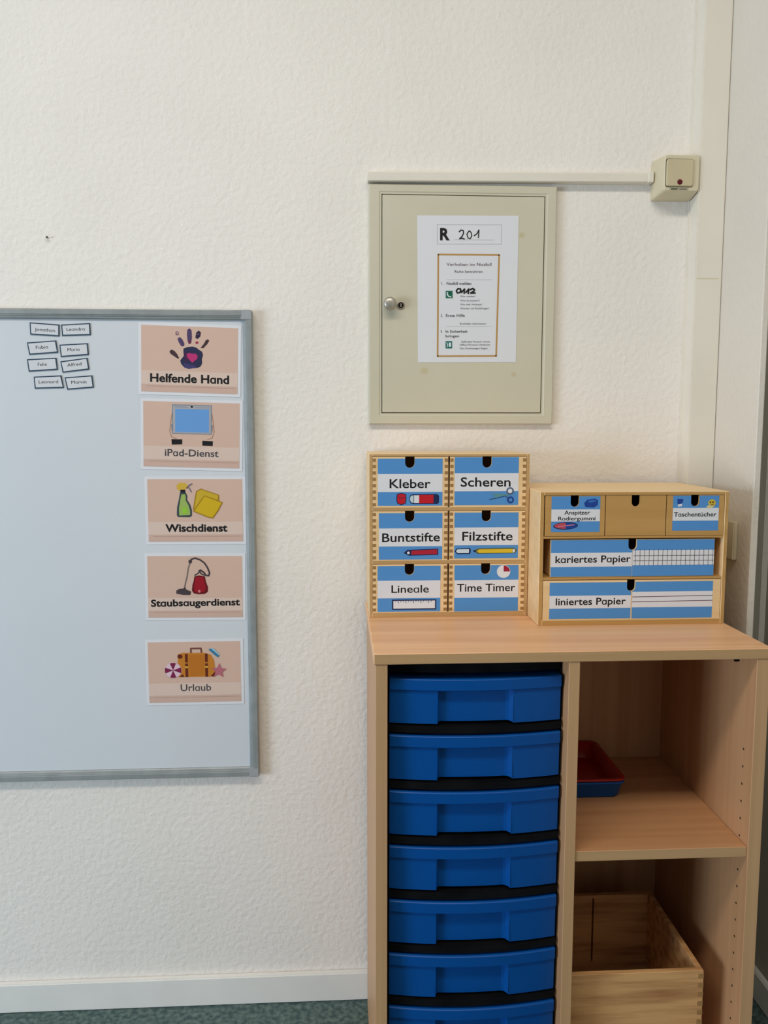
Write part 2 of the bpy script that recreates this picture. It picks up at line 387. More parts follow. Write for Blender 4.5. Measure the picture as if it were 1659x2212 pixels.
# --- small chest: two columns of three drawers
ch = thing('drawer_chest', 'small birch chest of six square drawers on left of cabinet top', 'chest of drawers', (0, 0, 0), 'drawer chests on the cabinet')
Y1 = -.168
b = MB()
b.box(.0231, .0288, Y1, -.012, .9002, 1.2125, M_birch, .0006, front=M_birche); b.box(.3221, .3278, Y1, -.012, .9002, 1.2125, M_birch, .0006, front=M_birche)
b.box(.0288, .3221, Y1, -.012, 1.2079, 1.2125, M_birch, .0005, front=M_birche); b.box(.0288, .3221, Y1, -.012, .9002, .9088, M_birch, .0005, front=M_birche)
for z0, z1 in ((1.1053, 1.1109), (1.0033, 1.0096)): b.box(.0288, .3221, Y1, -.016, z0, z1, M_birch, .0005, front=M_birche)
b.box(.1724, .1752, Y1 + .012, -.016, .9088, 1.2079, M_birch); b.box(.0288, .3221, -.016, -.012, .9088, 1.2079, M_birch)
b.build('carcass', ch)
K = .0001053
def d_kleber(p):
    p.text('Kleber', 510, 1245, 780, 160, M_ink, 2, .012)
    p.poly([(640, 890), (720, 868), (805, 890), (812, 975), (800, 1060), (720, 1088), (645, 1060), (630, 975)], D_navy, 2); p.poly([(655, 900), (720, 882), (792, 900), (798, 975), (788, 1050), (720, 1074), (658, 1050), (646, 975)], D_red, 3)
    p.line([(665, 950), (720, 965), (780, 950)], 10, D_navy, 4)
    p.poly([(860, 975), (885, 905), (930, 893), (1360, 890), (1400, 920), (1400, 1040), (1370, 1072), (930, 1072), (885, 1050)], D_navy, 2)
    p.poly([(872, 975), (895, 920), (940, 912), (940, 1050), (895, 1038)], P('print_pale', 196, 214, 220), 3); p.rect(950, 912, 1040, 1050, D_wht, 3); p.rect(1040, 906, 1300, 1056, D_red, 3)
def d_scheren(p):
    p.text('Scheren', 370, 1275, 755, 165, M_ink, 2, .012)
    p.ring(1268, 838, 55, 26, D_slate, 4); p.ring(1278, 998, 48, 26, D_dblue, 4); p.ell(1268, 838, 40, 40, D_wht, 3)
    p.poly([(1225, 880), (1150, 905), (1040, 880), (910, 885), (1030, 925), (1150, 930), (1240, 915)], D_teal, 3)
    p.poly([(1240, 960), (1180, 920), (1060, 950), (890, 985), (1000, 935), (1130, 890), (1230, 930)], D_teal, 5); p.line([(1240, 965), (1180, 925), (1060, 955), (890, 990)], 10, D_dblue, 6)
def d_bunt(p):
    p.text('Buntstifte', 375, 1420, 258, 158, M_ink, 2, .012, slope=-.008)
    p.poly([(765, 460), (830, 405), (1390, 385), (1390, 500), (860, 510)], D_navy, 2); p.poly([(905, 418), (1372, 400), (1372, 486), (905, 494)], P('print_crimson', 178, 34, 56), 3)
    p.ell(850, 458, 24, 24, D_wht, 3)
def d_filz(p):
    p.text('Filzstifte', 400, 1320, 242, 160, M_ink, 2, .012)
    p.poly([(265, 438), (300, 385), (540, 378), (555, 400), (555, 470), (540, 488), (310, 488)], D_navy, 2); p.poly([(290, 438), (312, 402), (525, 397), (525, 470), (318, 470)], P('print_ice', 210, 224, 232), 3)
    p.poly([(600, 432), (700, 385), (1350, 380), (1410, 430), (1360, 480), (680, 485)], P('print_olive', 96, 104, 60), 2); p.poly([(670, 435), (715, 405), (1320, 402), (1320, 470), (710, 472)], D_yel, 3)
    p.poly([(1325, 404), (1350, 404), (1375, 430), (1350, 468), (1325, 468)], D_wht, 3); p.ell(628, 434, 26, 18, D_navy, 3)
def d_lin(p):
    p.text('Lineale', 545, 1225, 1172, 138, M_ink, 2, .010)
    p.rect(555, 1300, 1362, 1488, D_navy, 2); p.rect(580, 1322, 1340, 1465, D_wht, 3)
    for i in range(15): p.rect(618 + i * 46, 1318, 630 + i * 46, 1345 + (22 if i % 3 == 1 else 0), D_slate, 4)
def d_time(p):
    p.text('Time Timer', 315, 1385, 1162, 142, M_ink, 2, .010)
    p.ell(1165, 800, 124, 118, D_wht, 2, n=28); p.ell(1165, 800, 116, 110, P('print_maroon', 158, 34, 56), 3, -90, 0, 10)
rows = [(1.1112, 1.2070), (1.0099, 1.1045), (.9091, 1.0025)]
cols = [(.0292, .1720, .0997), (.1757, .3212, .2462)]
labs = [[(.0393, .1616, 1.1147, 1.2037, 1.1410, 1.1749, d_kleber, (780, 960)), (.1845, .3068, 1.1155, 1.2063, 1.1418, 1.1762, d_scheren, (950, 960))],
        [(.0412, .1620, 1.0120, 1.1008, 1.0374, 1.0718, d_bunt, (780, 1140)), (.1850, .3080, 1.0130, 1.1012, 1.0385, 1.0727, d_filz, (950, 1140))],
        [(.0388, .1592, .9110, .9994, .9373, .9714, d_lin, (780, 1140)), (.1860, .3098, .9100, .9998, .9367, .9710, d_time, (950, 1140))]]
ref = {(780, 960): (300, 530, .0393, 1.1749), (950, 960): (260, 515, .1845, 1.1762), (780, 1140): (305, 15, .0400, 1.0716), (950, 1140): (260, 15, .1855, 1.0716)}
for r in range(3):
    z0, z1 = rows[r]
    for c in range(2):
        x0, x1, nc = cols[c]; L_ = labs[r][c]
        d = drawer_part(ch, x0, x1, z0, z1, Y1 - .0006, .14, nc, .018, .0205, M_birch, True)
        px, py, ox, oz = ref[L_[7]]
        if r == 2: oz, py = .9714, 950
        label_card(d, L_[0], L_[1], L_[2], L_[3], L_[4], L_[5], Y1 - .0006, nc, .018, .0205, z1, L_[6], affine(px, py, K, 0, ox, oz))

# --- wide chest: three small drawers above two full-width ones
cw = thing('drawer_chest', 'wide birch chest with blank middle drawer on right of cabinet top', 'chest of drawers', (0, 0, 0), 'drawer chests on the cabinet')
Y2 = -.250
b = MB()
b.box(.3290, .3366, Y2, -.022, .9002, 1.1465, M_birch, .0008, front=M_birchd); b.box(.6716, .6790, Y2, -.022, .9002, 1.1465, M_birch, .0008, front=M_birchd)
b.box(.3366, .6716, Y2, -.022, 1.1405, 1.1465, M_birch, .0006, front=M_birchd); b.box(.3366, .6716, Y2, -.022, .9002, .9100, M_birch, .0006, front=M_birchd)
for z0, z1 in ((1.0612, 1.0652), (.9850, .9892)): b.box(.3366, .6716, Y2 + .001, -.026, z0, z1, M_birchd, .0004)
for xx in (.4494, .5624): b.box(xx - .001, xx + .001, Y2 + .008, -.026, 1.0652, 1.1405, M_birchd)
b.box(.3366, .6716, -.026, -.022, .91, 1.1405, M_birchd)
b.build('carcass', cw)
NW, ND = .0158, .0205
def d_ans(p):
    p.text('Anspitzer', 505, 842, 588, 58, M_ink, 2, .014); p.text('Radiergummi', 425, 915, 672, 54, M_ink, 2, .014)
    p.poly([(760, 425), (800, 375), (900, 358), (945, 385), (940, 455), (890, 488), (780, 480)], D_dblue, 2); p.poly([(800, 395), (890, 375), (925, 395), (840, 420)], P('print_mid_blue', 52, 112, 186), 3)
    p.ell(525, 752, 162, 54, D_navy, 2, rot=-2); p.ell(525, 752, 150, 44, P('print_coral', 186, 74, 92), 3, 90, 270, 14); p.ell(525, 752, 150, 44, D_dblue, 3, -90, 90, 14)
    p.line([(420, 765), (640, 735)], 12, D_pink, 4)
def d_tas(p):
    p.text('Taschentücher', 745, 1330, 612, 62, M_ink, 2, .014)
    p.poly([(785, 360), (862, 360), (862, 405), (825, 435), (790, 430)], D_dblue, 2); p.poly([(795, 440), (850, 430), (855, 462), (800, 472)], D_wht, 2)
    p.ell(1262, 420, 52, 54, P('print_smile_yellow', 214, 182, 60), 2); p.ell(1240, 408, 9, 13, M_ink, 3); p.ell(1276, 408, 9, 13, M_ink, 3)
    p.poly([(1185, 470), (1240, 440), (1300, 462), (1262, 490), (1200, 492)], P('print_tissue', 222, 206, 150), 3)
    p.line([(1240, 442), (1262, 452), (1282, 440)], 7, M_ink, 4)
zt0, zt1 = 1.0660, 1.1398
for (x0, x1, nc) in ((.3386, .4486, .3928), (.4502, .5616, .5055), (.5632, .6705, .6158)):
    d = drawer_part(cw, x0, x1, zt0, zt1, Y2 + .0008, .2, nc, NW, ND, M_birchd)
    if nc < .4: label_card(d, .3500, .4396, 1.0733, 1.1385, 1.0928, 1.1147, Y2 + .0008, nc, NW, ND, zt1, d_ans, affine(335, 515, .00014, 0, .3500, 1.1147, kz=.000126))
    if nc > .6: label_card(d, .5745, .6605, 1.0746, 1.1390, 1.0929, 1.1163, Y2 + .0008, nc, NW, ND, zt1, d_tas, affine(720, 490, .000136, 0, .5733, 1.1163, kz=.000128))
NC2 = .5032
d = drawer_part(cw, .3512, .6570, .9900, 1.0590, Y2 + .004, .2, NC2, NW, .0200, M_birch)
k3 = .0001055
def d_kar(p): p.text('kariertes Papier', 248, 748, 667, 46, M_ink, 2, .014, slope=-.006)
def d_grid(p):
    for i in range(18): p.poly([(.5085 + i * .00855, 1.0100), (.5093 + i * .00855, 1.0100), (.5093 + i * .00855, 1.0400), (.5085 + i * .00855, 1.0400)], M_inks, 2, raw=True)
    for z in (1.0185, 1.0280): p.poly([(.5052, z), (.6566, z), (.6566, z + .0009), (.5052, z + .0009)], M_inks, 2.1, raw=True)
fq = affine(220, 600, .00028, 0, .3524, 1.0349)
def half_notch(x0, x1, z0, z1, b0, b1, yf, side, par, draw, f, ztop, nd, gap=.0007):
    p = Print(yf - .0002, f); r = NW / 2
    arcp = [(NC2 + r * math.cos(a), ztop - nd + r + r * math.sin(a)) for a in [-math.pi * i / 10 for i in range(11)]]
    zb_ = ztop - nd
    if side == 'l':
        cut = [q for q in arcp if q[0] < x1 - 1e-4]
        o = [(x0, z0), (x1, z0), (x1, zb_)] + cut + [(NC2 - r, z1), (x0, z1)]
    else:
        cut = [q for q in arcp if q[0] > x0 + 1e-4]
        o = [(x0, z0), (x1, z0), (x1, z1), (NC2 + r, z1)] + cut + [(x0, zb_)]
    p.poly(o, M_lblue, 0, raw=True)
    bx0, bx1 = (x0, x1)
    p.poly([(bx0, b0), (bx1, b0), (bx1, b1), (bx0, b1)], M_paper, 1, raw=True)
    if draw: draw(p)
    return p.build('label_card', par, recalc=False)
half_notch(.3518, .5029, .9906, 1.0580, 1.0086, 1.0345, Y2 + .004, 'l', d, d_kar, fq, 1.0590, .0200)
half_notch(.5036, .6568, .9903, 1.0580, 1.0108, 1.0385, Y2 + .004, 'r', d, d_grid, fq, 1.0590, .0200)
d = drawer_part(cw, .3376, .6705, .9104, .9838, Y2 + .0008, .2, .5018, NW, .0208, M_birch)
NC2 = .5018
def d_lini(p): p.text('liniertes Papier', 248, 715, 947, 46, M_ink, 2, .014, slope=-.004)
def d_lines(p):
    for z in (.9430, .9522): p.poly([(.5045, z - .0006), (.6556, z + .0006), (.6556, z + .0018), (.5045, z + .0006)], P('print_rule', 104, 66, 74), 2, raw=True)
fq = affine(205, 885, .00028, 0, .3497, .9556)
half_notch(.3500, .5018, .9122, .9800, .9318, .9556, Y2 + .0008, 'l', d, d_lini, fq, .9838, .0208)
half_notch(.5042, .6557, .9118, .9805, .9325, .9618, Y2 + .0008, 'r', d, d_lines, fq, .9838, .0208)

# ------------------------------------------------------------------ things inside the open compartments
def rrect(x0, x1, y0, y1, z, r, n=5):
    pts = []
    for cx, cy, a0 in ((x1 - r, y1 - r, 0), (x0 + r, y1 - r, 90), (x0 + r, y0 + r, 180), (x1 - r, y0 + r, 270)):
        for i in range(n + 1):
            a = math.radians(a0 + 90 * i / n); pts.append((cx + r * math.cos(a), cy + r * math.sin(a), z))
    return pts
def tray(label, mt, x0, x1, y0, y1, z, h, inset, u=.003):
    b = MB(); i = inset
    R = [rrect(x0 + i, x1 - i, y0 + i, y1 - i, z, .014), rrect(x0 + i - .003, x1 - i + .003, y0 + i - .003, y1 - i + .003, z + .004, .015),
         rrect(x0 + u, x1 - u, y0 + u, y1 - u, z + h - .006, .016), rrect(x0, x1, y0, y1, z + h - .004, .018), rrect(x0, x1, y0, y1, z + h - .001, .018),
         rrect(x0 + .001, x1 - .001, y0 + .001, y1 - .001, z + h, .017), rrect(x0 + u + .003, x1 - u - .003, y0 + u + .003, y1 - u - .003, z + h - .001, .014),
         rrect(x0 + i + .001, x1 - i - .001, y0 + i + .001, y1 - i - .001, z + .005, .013), rrect(x0 + i + .004, x1 - i - .004, y0 + i + .004, y1 - i - .004, z + .0025, .011)]
    b.loft(R, mt); return tag(b.build('plastic_tray', None), label, 'tray', 'plastic trays on the shelf')
tray('blue plastic tray lying on the shelf under the red tray', M_blue, .366, .5140, -.2290, -.0335, .5529, .0345, .012)
tray('red plastic tray nested on top of the blue tray', M_red, .366, .5142, -.2292, -.0333, .5585, .0348, .0165, .0075)

wb = thing('wooden_box', 'open wooden box with finger-jointed corners below the shelf', 'box', (0, 0, 0))
bx0, bx1, by0, by1, bz0, bz1 = .3640, .6085, -.3800, -.1290, .0954, .3045
b = MB(); b.box(bx0, bx1, by0, by0 + .010, bz0, bz1, M_oakbox, .0008)
for k in range(12):
    z = bz0 + .003 + k * .0174
    b.box(bx1 - .0098, bx1 + .0002, by0 - .0002, by0 + .003, z, z + .0087, M_endg)
b.build('front_board', wb)
b = MB(); b.box(bx1 - .010, bx1, by0 + .010, by1 - .010, bz0, bz1, M_oakbox, .0006); b.build('side_board', wb)
b = MB(); b.box(bx0, bx0 + .010, by0 + .010, by1 - .010, bz0, bz1, M_oakbox, .0006); b.build('side_board', wb)
b = MB(); b.box(bx0, .4828, by1 - .010, by1, bz0, bz1, M_oakbox, .0004); b.box(.4864, bx1, by1 - .010, by1, bz0, bz1, M_oakbox, .0004)
b.box(.4828, .4864, by1 - .010, by1, bz0, bz0 + .064, M_oakbox); b.box(.4828, .4864, by1 - .010, by1, bz1 - .006, bz1, M_oakbox); b.build('back_board', wb)
b = MB(); b.box(bx0 + .010, bx1 - .010, by0 + .010, by1 - .010, bz0 + .052, bz0 + .058, M_oakbox); b.build('bottom_board', wb)

# ------------------------------------------------------------------ whiteboard with job cards and name magnets
wbd = thing('whiteboard', 'large whiteboard with aluminium frame hanging on left of the wall', 'whiteboard', (0, 0, 0))
WX0, WX1, WZ0, WZ1, FW = -1.68, -.2062, .5222, 1.4951, .0195
b = MB(); b.box(WX0 + .01, WX1 - .01, -.0085, -.0015, WZ0 + .01, WZ1 - .01, M_board); b.build('writing_surface', wbd)
def rail(name, horiz, a0, a1, c0, sgn):                             # aluminium profile: outer ridge, groove, inner lip
    b = MB(); prof = [(0, -.0010), (0, -.0160), (.002, -.0180), (.0105, -.0180), (.0115, -.0165), (.0130, -.0165), (.0138, -.0150), (.0175, -.0140), (FW, -.0120), (FW, -.0088), (.011, -.0088), (.011, -.0010)]
    rings = []
    for a in (a0, a1):
        rings.append([(a, y, c0 + sgn * u) if horiz else (c0 + sgn * u, y, a) for u, y in prof])
    b.loft(rings, M_alu, smooth=False); return b.build(name, wbd)
rail('frame_rail', True, WX0 + .006, WX1 - .006, WZ1, -1); rail('frame_rail', True, WX0 + .006, WX1 - .006, WZ0, 1)
rail('frame_rail', False, WZ0 + .006, WZ1 - .006, WX1, -1); rail('frame_rail', False, WZ0 + .006, WZ1 - .006, WX0, 1)
for cx, sx in ((WX1, -1), (WX0, 1)):
    for cz, sz in ((WZ1, -1), (WZ0, 1)):
        xa, xb = sorted((cx - sx * .0004, cx + sx * .0225)); za, zb = sorted((cz - sz * .0004, cz + sz * .0200))
        b = MB(); b.box(xa, xb, -.0188, -.001, za, zb, M_cornerp, .002, seg=2); b.build('corner_cap', wbd)

C_peach = P('card_peach', 217, 184, 166); C_band = P('card_band', 223, 198, 184); C_foot = P('card_foot', 210, 178, 163); C_footl = P('card_foot_line', 196, 160, 146)
def job_card(label, cx, cz, wd, ht, ang, draw, f, mg=(.0055, .0055, .006, .006)):
    p = Print(0, f); hw, hh = wd / 2, ht / 2; l, t, r, bt = mg
    out = [(-hw - l, -hh - bt), (hw + r, -hh - bt), (hw + r, hh + t), (-hw - l, hh + t)]
    p.prism(out, -.0004, 0, M_lam); p.y0 = -.0005
    p.poly([(-hw, -hh), (hw, -hh), (hw, hh), (-hw, hh)], C_peach, 1, raw=True)
    p.poly([(-hw, -hh * .77), (hw, -hh * .77), (hw, -hh * .36), (-hw, -hh * .36)], C_band, 2, raw=True)
    p.poly([(-hw, -hh), (hw, -hh), (hw, -hh * .77), (-hw, -hh * .77)], C_foot, 2, raw=True)
    p.poly([(-hw + .01, -hh * .84), (hw - .005, -hh * .84), (hw - .005, -hh * .82), (-hw + .01, -hh * .82)], C_footl, 3, raw=True)
    draw(p)
    o = p.build('job_card', None, (cx, -.0089, cz), ang, recalc=False)
    return tag(o, label, 'card', 'job cards on the whiteboard')
H_dk = P('print_plum', 50, 38, 66); H_nv = P('print_midnight', 44, 46, 78); H_br = P('print_umber', 70, 50, 56); H_pk = P('print_heart', 190, 52, 116); H_vi = P('print_violet', 84, 66, 104)
def c_hand(p):
    p.poly([(700, 420), (760, 395), (830, 385), (885, 400), (925, 430), (965, 455), (982, 500), (965, 560), (970, 620), (945, 670), (900, 690), (840, 695), (780, 708), (715, 690), (668, 640), (655, 590), (690, 545), (715, 510), (700, 465)], H_nv, 3)
    p.poly([(700, 620), (780, 640), (850, 650), (900, 690), (840, 695), (780, 708), (715, 690)], P('print_indigo', 66, 60, 110), 4)
    p.poly([(700, 470), (750, 470), (780, 600), (720, 600)], P('print_purple', 70, 36, 76), 4)
    p.poly([(745, 500), (780, 478), (825, 490), (870, 485), (905, 510), (900, 560), (860, 590), (830, 622), (800, 590), (760, 550)], H_pk, 5)
    p.poly([(500, 465), (530, 438), (570, 455), (610, 500), (638, 555), (625, 568), (560, 528), (515, 498)], H_br, 3)
    p.poly([(615, 280), (650, 255), (685, 290), (715, 350), (708, 385), (670, 388), (632, 330)], H_vi, 3); p.ell(610, 205, 26, 30, P('print_mauve', 140, 112, 124), 3); p.poly([(600, 190), (628, 186), (622, 215)], C_peach, 4)
    p.poly([(755, 150), (785, 128), (815, 155), (822, 260), (808, 345), (775, 350), (758, 300), (750, 220)], H_vi, 3); p.poly([(772, 300), (806, 300), (802, 346), (778, 348)], P('print_wine', 120, 38, 70), 4)
    p.poly([(880, 190), (915, 155), (950, 180), (940, 240), (905, 275), (870, 262)], H_dk, 3); p.poly([(868, 330), (892, 305), (920, 328), (890, 352)], P('print_rose', 164, 40, 74), 3); p.line([(890, 215), (925, 200)], 8, P('print_mauve', 140, 112, 124), 4)
    p.poly([(1020, 290), (1050, 275), (1070, 295), (1040, 345), (985, 405), (945, 402), (990, 345)], H_br, 3)
    p.text('Helfende Hand', 225, 1360, 905, 118, M_ink, 4, .028, slope=.0)
def c_tab(p):
    g = P('print_tablet_grey', 132, 142, 160); sk = P('print_skin_line', 170, 130, 108)
    p.rect(545, 1215, 1115, 1640, g, 3); p.rect(558, 1230, 1102, 1628, P('print_bezel', 176, 174, 176), 4); p.rect(590, 1278, 1075, 1612, P('print_screen', 108, 160, 220), 5)
    p.line([(580, 1250), (770, 1250)], 10, g, 5); p.line([(880, 1255), (1090, 1255)], 8, g, 5); p.ell(828, 1245, 18, 14, M_ink, 5, n=12)
    for sgn, x in ((1, 545), (-1, 1115)):
        p.line([(x, 1340), (x - sgn * 22, 1480), (x - sgn * 35, 1600), (x - sgn * 5, 1690), (x + sgn * 60, 1710)], 9, sk, 3); p.line([(x - sgn * 8, 1500), (x, 1600)], 12, g, 6)
    p.poly([(535, 1718), (690, 1718), (690, 1790), (540, 1797)], M_ink, 3); p.poly([(980, 1730), (1132, 1735), (1128, 1805), (980, 1802)], M_ink, 3)
    p.text('iPad-Dienst', 440, 1215, 1962, 100, M_inks, 4, .012)
def c_wipe(p):
    dk = P('print_slate_dark', 62, 74, 78); gr = P('print_lime', 158, 184, 96); ye = P('print_gold', 212, 176, 30); yo = P('print_ochre', 168, 128, 24)
    p.poly([(610, 250), (650, 205), (740, 210), (775, 250), (760, 285), (700, 320), (650, 320), (615, 295)], P('print_mustard', 214, 176, 66), 3)
    p.line([(760, 285), (800, 240), (835, 225)], 22, P('print_dust', 128, 112, 122), 3); p.line([(790, 275), (825, 345)], 20, P('print_dust', 128, 112, 122), 3)
    p.rect(665, 305, 735, 350, M_ink, 4)
    p.poly([(660, 345), (740, 345), (765, 400), (760, 455), (800, 520), (825, 600), (825, 690), (790, 712), (625, 708), (605, 680), (612, 560), (640, 450)], dk, 3)
    p.poly([(680, 375), (730, 375), (742, 410), (738, 465), (775, 530), (798, 610), (798, 680), (640, 685), (640, 580), (660, 460)], gr, 4)
    p.poly([(690, 570), (745, 570), (755, 650), (695, 655)], P('print_green', 150, 206, 50), 5)
    p.poly([(890, 330), (960, 290), (1225, 385), (1225, 470), (1130, 700), (840, 600), (860, 480)], yo, 3); p.poly([(905, 340), (965, 305), (1210, 392), (1200, 470), (1110, 660), (860, 590), (878, 480)], P('print_sand', 206, 172, 48), 4)
    p.poly([(945, 470), (1010, 390), (1150, 440), (1275, 495), (1215, 610), (1130, 730), (1050, 715), (840, 625)], yo, 5); p.poly([(958, 480), (1015, 405), (1145, 455), (1255, 500), (1200, 605), (1120, 715), (1055, 700), (862, 620)], ye, 6)
    p.text('Wischdienst', 435, 1335, 922, 108, M_ink, 4, .030)
def c_vac(p):
    dk = P('print_charcoal', 74, 62, 66); gy = P('print_warm_grey', 130, 116, 108); rd = P('print_deep_red', 156, 20, 34)
    p.line([(800, 1350), (830, 1305), (880, 1290), (950, 1315), (1010, 1360), (1055, 1430), (1085, 1510), (1070, 1550), (1030, 1545), (1000, 1500), (950, 1465)], 24, dk, 3)
    p.line([(810, 1345), (775, 1450), (760, 1560), (735, 1650), (720, 1730)], 20, gy, 3); p.ell(808, 1340, 26, 30, dk, 4, n=12)
    p.poly([(600, 1770), (640, 1745), (700, 1740), (725, 1715), (745, 1755), (815, 1785), (800, 1835), (700, 1835), (600, 1815)], dk, 4)
    p.line([(870, 1545), (930, 1505), (935, 1470), (960, 1520), (1010, 1545)], 18, dk, 4)
    p.poly([(865, 1560), (930, 1545), (1015, 1560), (1030, 1640), (1058, 1720), (1055, 1790), (1010, 1820), (920, 1825), (850, 1810), (825, 1770), (835, 1680), (850, 1640)], P('print_dark_red', 104, 16, 26), 4)
    p.poly([(880, 1575), (930, 1562), (1000, 1575), (1010, 1650), (1030, 1730), (1000, 1790), (920, 1805), (860, 1780), (860, 1700)], rd, 5); p.ell(932, 1780, 18, 22, P('print_blush', 216, 130, 130), 6, n=10)
    p.text('Staubsaugerdienst', 230, 1520, 2005, 100, M_ink, 4, .028, slope=-.012)
def c_trip(p):
    og = P('print_leather', 202, 128, 44); br = P('print_strap', 104, 40, 26); wn = P('print_ball', 128, 34, 74)
    p.line([(705, 285), (705, 218), (830, 218), (838, 285)], 22, P('print_handle', 120, 72, 60), 3)
    p.poly([(540, 290), (600, 272), (700, 275), (870, 275), (950, 300), (990, 370), (1000, 480), (1000, 585), (540, 585)], og, 4)
    p.poly([(680, 300), (870, 300), (870, 570), (680, 570)], P('print_leather_mid', 192, 116, 36), 5)
    for x in (630, 878): p.rect(x, 285, x + 34, 585, br, 6); p.rect(x - 3, 395, x + 37, 410, og, 7); p.rect(x - 3, 445, x + 37, 470, P('print_buckle', 214, 166, 60), 7)
    p.ell(568, 318, 32, 28, br, 6, n=12); p.poly([(945, 575), (1000, 520), (1000, 585)], br, 6); p.poly([(555, 580), (600, 545), (612, 585)], br, 6)
    p.ell(478, 495, 105, 100, P('print_ball_white', 226, 196, 208), 6)
    for a in (0, 90, 180, 270): p.ell(478, 495, 102, 97, wn, 7, a - 22, a + 22, 6)
    st = []
    for i in range(10):
        r = 100 if i % 2 == 0 else 45; a = math.radians(-90 + 36 * i + 4); st.append((1050 + r * math.cos(a), 510 + r * math.sin(a)))
    p.poly(st, P('print_starfish', 186, 108, 122), 7)
    p.poly([(925, 235), (950, 220), (1058, 315), (1045, 335), (1015, 318)], P('print_straw', 58, 124, 160), 6); p.poly([(950, 218), (985, 218), (1060, 300), (1058, 315)], P('print_straw_light', 150, 200, 218), 6)
    p.text('Urlaub', 565, 945, 765, 88, M_inks, 4, .006, slope=-.0)
job_card('peach card with purple handprint, topmost in the card column', -.3329, 1.3970, .1926, .1317, -1.6, c_hand, affine(790, 576, .0001390, -1.6 * 0))
job_card('peach card showing a blue tablet screen, second from top', -.3326, 1.2461, .1936, .1321, -1.45, c_tab, affine(825, 1650, .0001398))
job_card('peach card with green spray bottle and yellow cloths', -.3285, 1.0914, .1928, .1290, -.1, c_wipe, affine(876, 612, .0001405))
job_card('peach card with red vacuum cleaner drawing', -.3325, .9320, .1945, .1294, -.4, c_vac, affine(875, 1715, .0001420))
job_card('peach card with brown suitcase and beach ball, lowest of the column', -.3379, .7504, .1914, .1299, .1, c_trip, affine(746, 522, .0001665))

N_ed = P('magnet_edge_blue', 52, 74, 92); N_wh = P('magnet_white', 214, 216, 220)
def name_magnet(label, cx, cz, quad, body, tx, ang, bold=.0):
    p = Print(0, lambda x, y: (x, -y))
    p.prism([quad[3], quad[2], quad[1], quad[0]], -.0014, 0, N_ed); p.y0 = -.0015
    t = .0023
    def inn(q):
        c = (sum(a[0] for a in quad) / 4, sum(a[1] for a in quad) / 4)
        return (q[0] - math.copysign(t, q[0] - c[0]), q[1] - math.copysign(t, q[1] - c[1]))
    p.poly([inn(q) for q in quad], N_wh, 1, raw=True)
    a, b_ = tx; p.text(body, a, b_, .0028, .0064, M_ink, 2, .0, slope=-math.tan(math.radians(ang)))
    return tag(p.build('name_magnet', None, (cx, -.0089, cz), 0, recalc=False), label, 'magnet', 'name magnets on the whiteboard')
NM = [(-.6166, 1.4550, [(-.0287, .0138), (.0291, .0098), (.0282, -.0133), (-.0285, -.0102)], 'Jonathan', (-.0190, .0200), -3, 'white name tag in top row of tags, left of its pair'),
      (-.5555, 1.4550, [(-.0285, .0098), (.0280, .0131), (.0286, -.0105), (-.0275, -.0124)], 'Leandro', (-.0180, .0180), 2, 'white name tag in top row of tags, right of its pair'),
      (-.6221, 1.4195, [(-.0301, .0099), (.0269, .0142), (.0299, -.0099), (-.0267, -.0142)], 'Fabio', (-.0130, .0110), 3, 'tilted white name tag in second row, left of its pair'),
      (-.5605, 1.4152, [(-.0286, .0102), (.0271, .0135), (.0282, -.0097), (-.0267, -.0140)], 'Mario', (-.0130, .0110), 3, 'tilted white name tag in second row, right of its pair'),
      (-.6238, 1.3860, [(-.0299, .0104), (.0277, .0136), (.0297, -.0101), (-.0275, -.0139)], 'Felix', (-.0090, .0090), 3, 'white name tag in third row from top, left of its pair'),
      (-.5602, 1.3849, [(-.0283, .0078), (.0252, .0150), (.0278, -.0083), (-.0248, -.0145)], 'Alfred', (-.0150, .0130), 6, 'steepest tilted white name tag, third row, right of its pair'),
      (-.6135, 1.3514, [(-.0284, .0108), (.0259, .0135), (.0299, -.0114), (-.0274, -.0130)], 'Leonard', (-.0190, .0190), 1, 'white name tag in lowest row of tags, left of its pair'),
      (-.5527, 1.3509, [(-.0288, .0101), (.0259, .0143), (.0280, -.0101), (-.0247, -.0143)], 'Marvin', (-.0160, .0140), 2, 'white name tag in lowest row of tags, right of its pair')]
for cx, cz, q, body, tx, ang, lab in NM: name_magnet(lab, cx, cz, q, body, tx, ang)

# ------------------------------------------------------------------ fuse box with notice
fb = thing('fuse_box', 'cream grey metal fuse box recessed in the wall above chests', 'fuse box', (FBX, 0, FBZ))
M_fb = fusebox_mat()
ex0, ex1, ez0, ez1 = .0285 - FBX, .4098 - FBX, 0.0, .4776
dx0, dx1, dz0, dz1 = .0560 - FBX, .3846 - FBX, 1.2922 - FBZ, 1.7245 - FBZ
b = MB()
O = [(ex0, ez0), (ex1, ez0), (ex1, ez1), (ex0, ez1)]
def inset(q, d): return [(q[0][0] + d, q[0][1] + d), (q[1][0] - d, q[1][1] + d), (q[2][0] - d, q[2][1] - d), (q[3][0] + d, q[3][1] - d)]
I_ = [(dx0 - .0016, dz0 - .0016), (dx1 + .0016, dz0 - .0016), (dx1 + .0016, dz1 + .0016), (dx0 - .0016, dz1 + .0016)]
b.loft([[(x, -.0004, z) for x, z in O], [(x, -.0105, z) for x, z in O], [(x, -.0125, z) for x, z in inset(O, .002)], [(x, -.0125, z) for x, z in inset(I_, -.005)], [(x, -.0112, z) for x, z in inset(I_, -.003)], [(x, -.0112, z) for x, z in I_], [(x, -.0008, z) for x, z in I_]], M_fb, cap0=False, cap1=False, smooth=False)
b.box(dx0 - .002, dx1 + .002, -.0008, -.0004, dz0 - .002, dz1 + .002, M_hole)
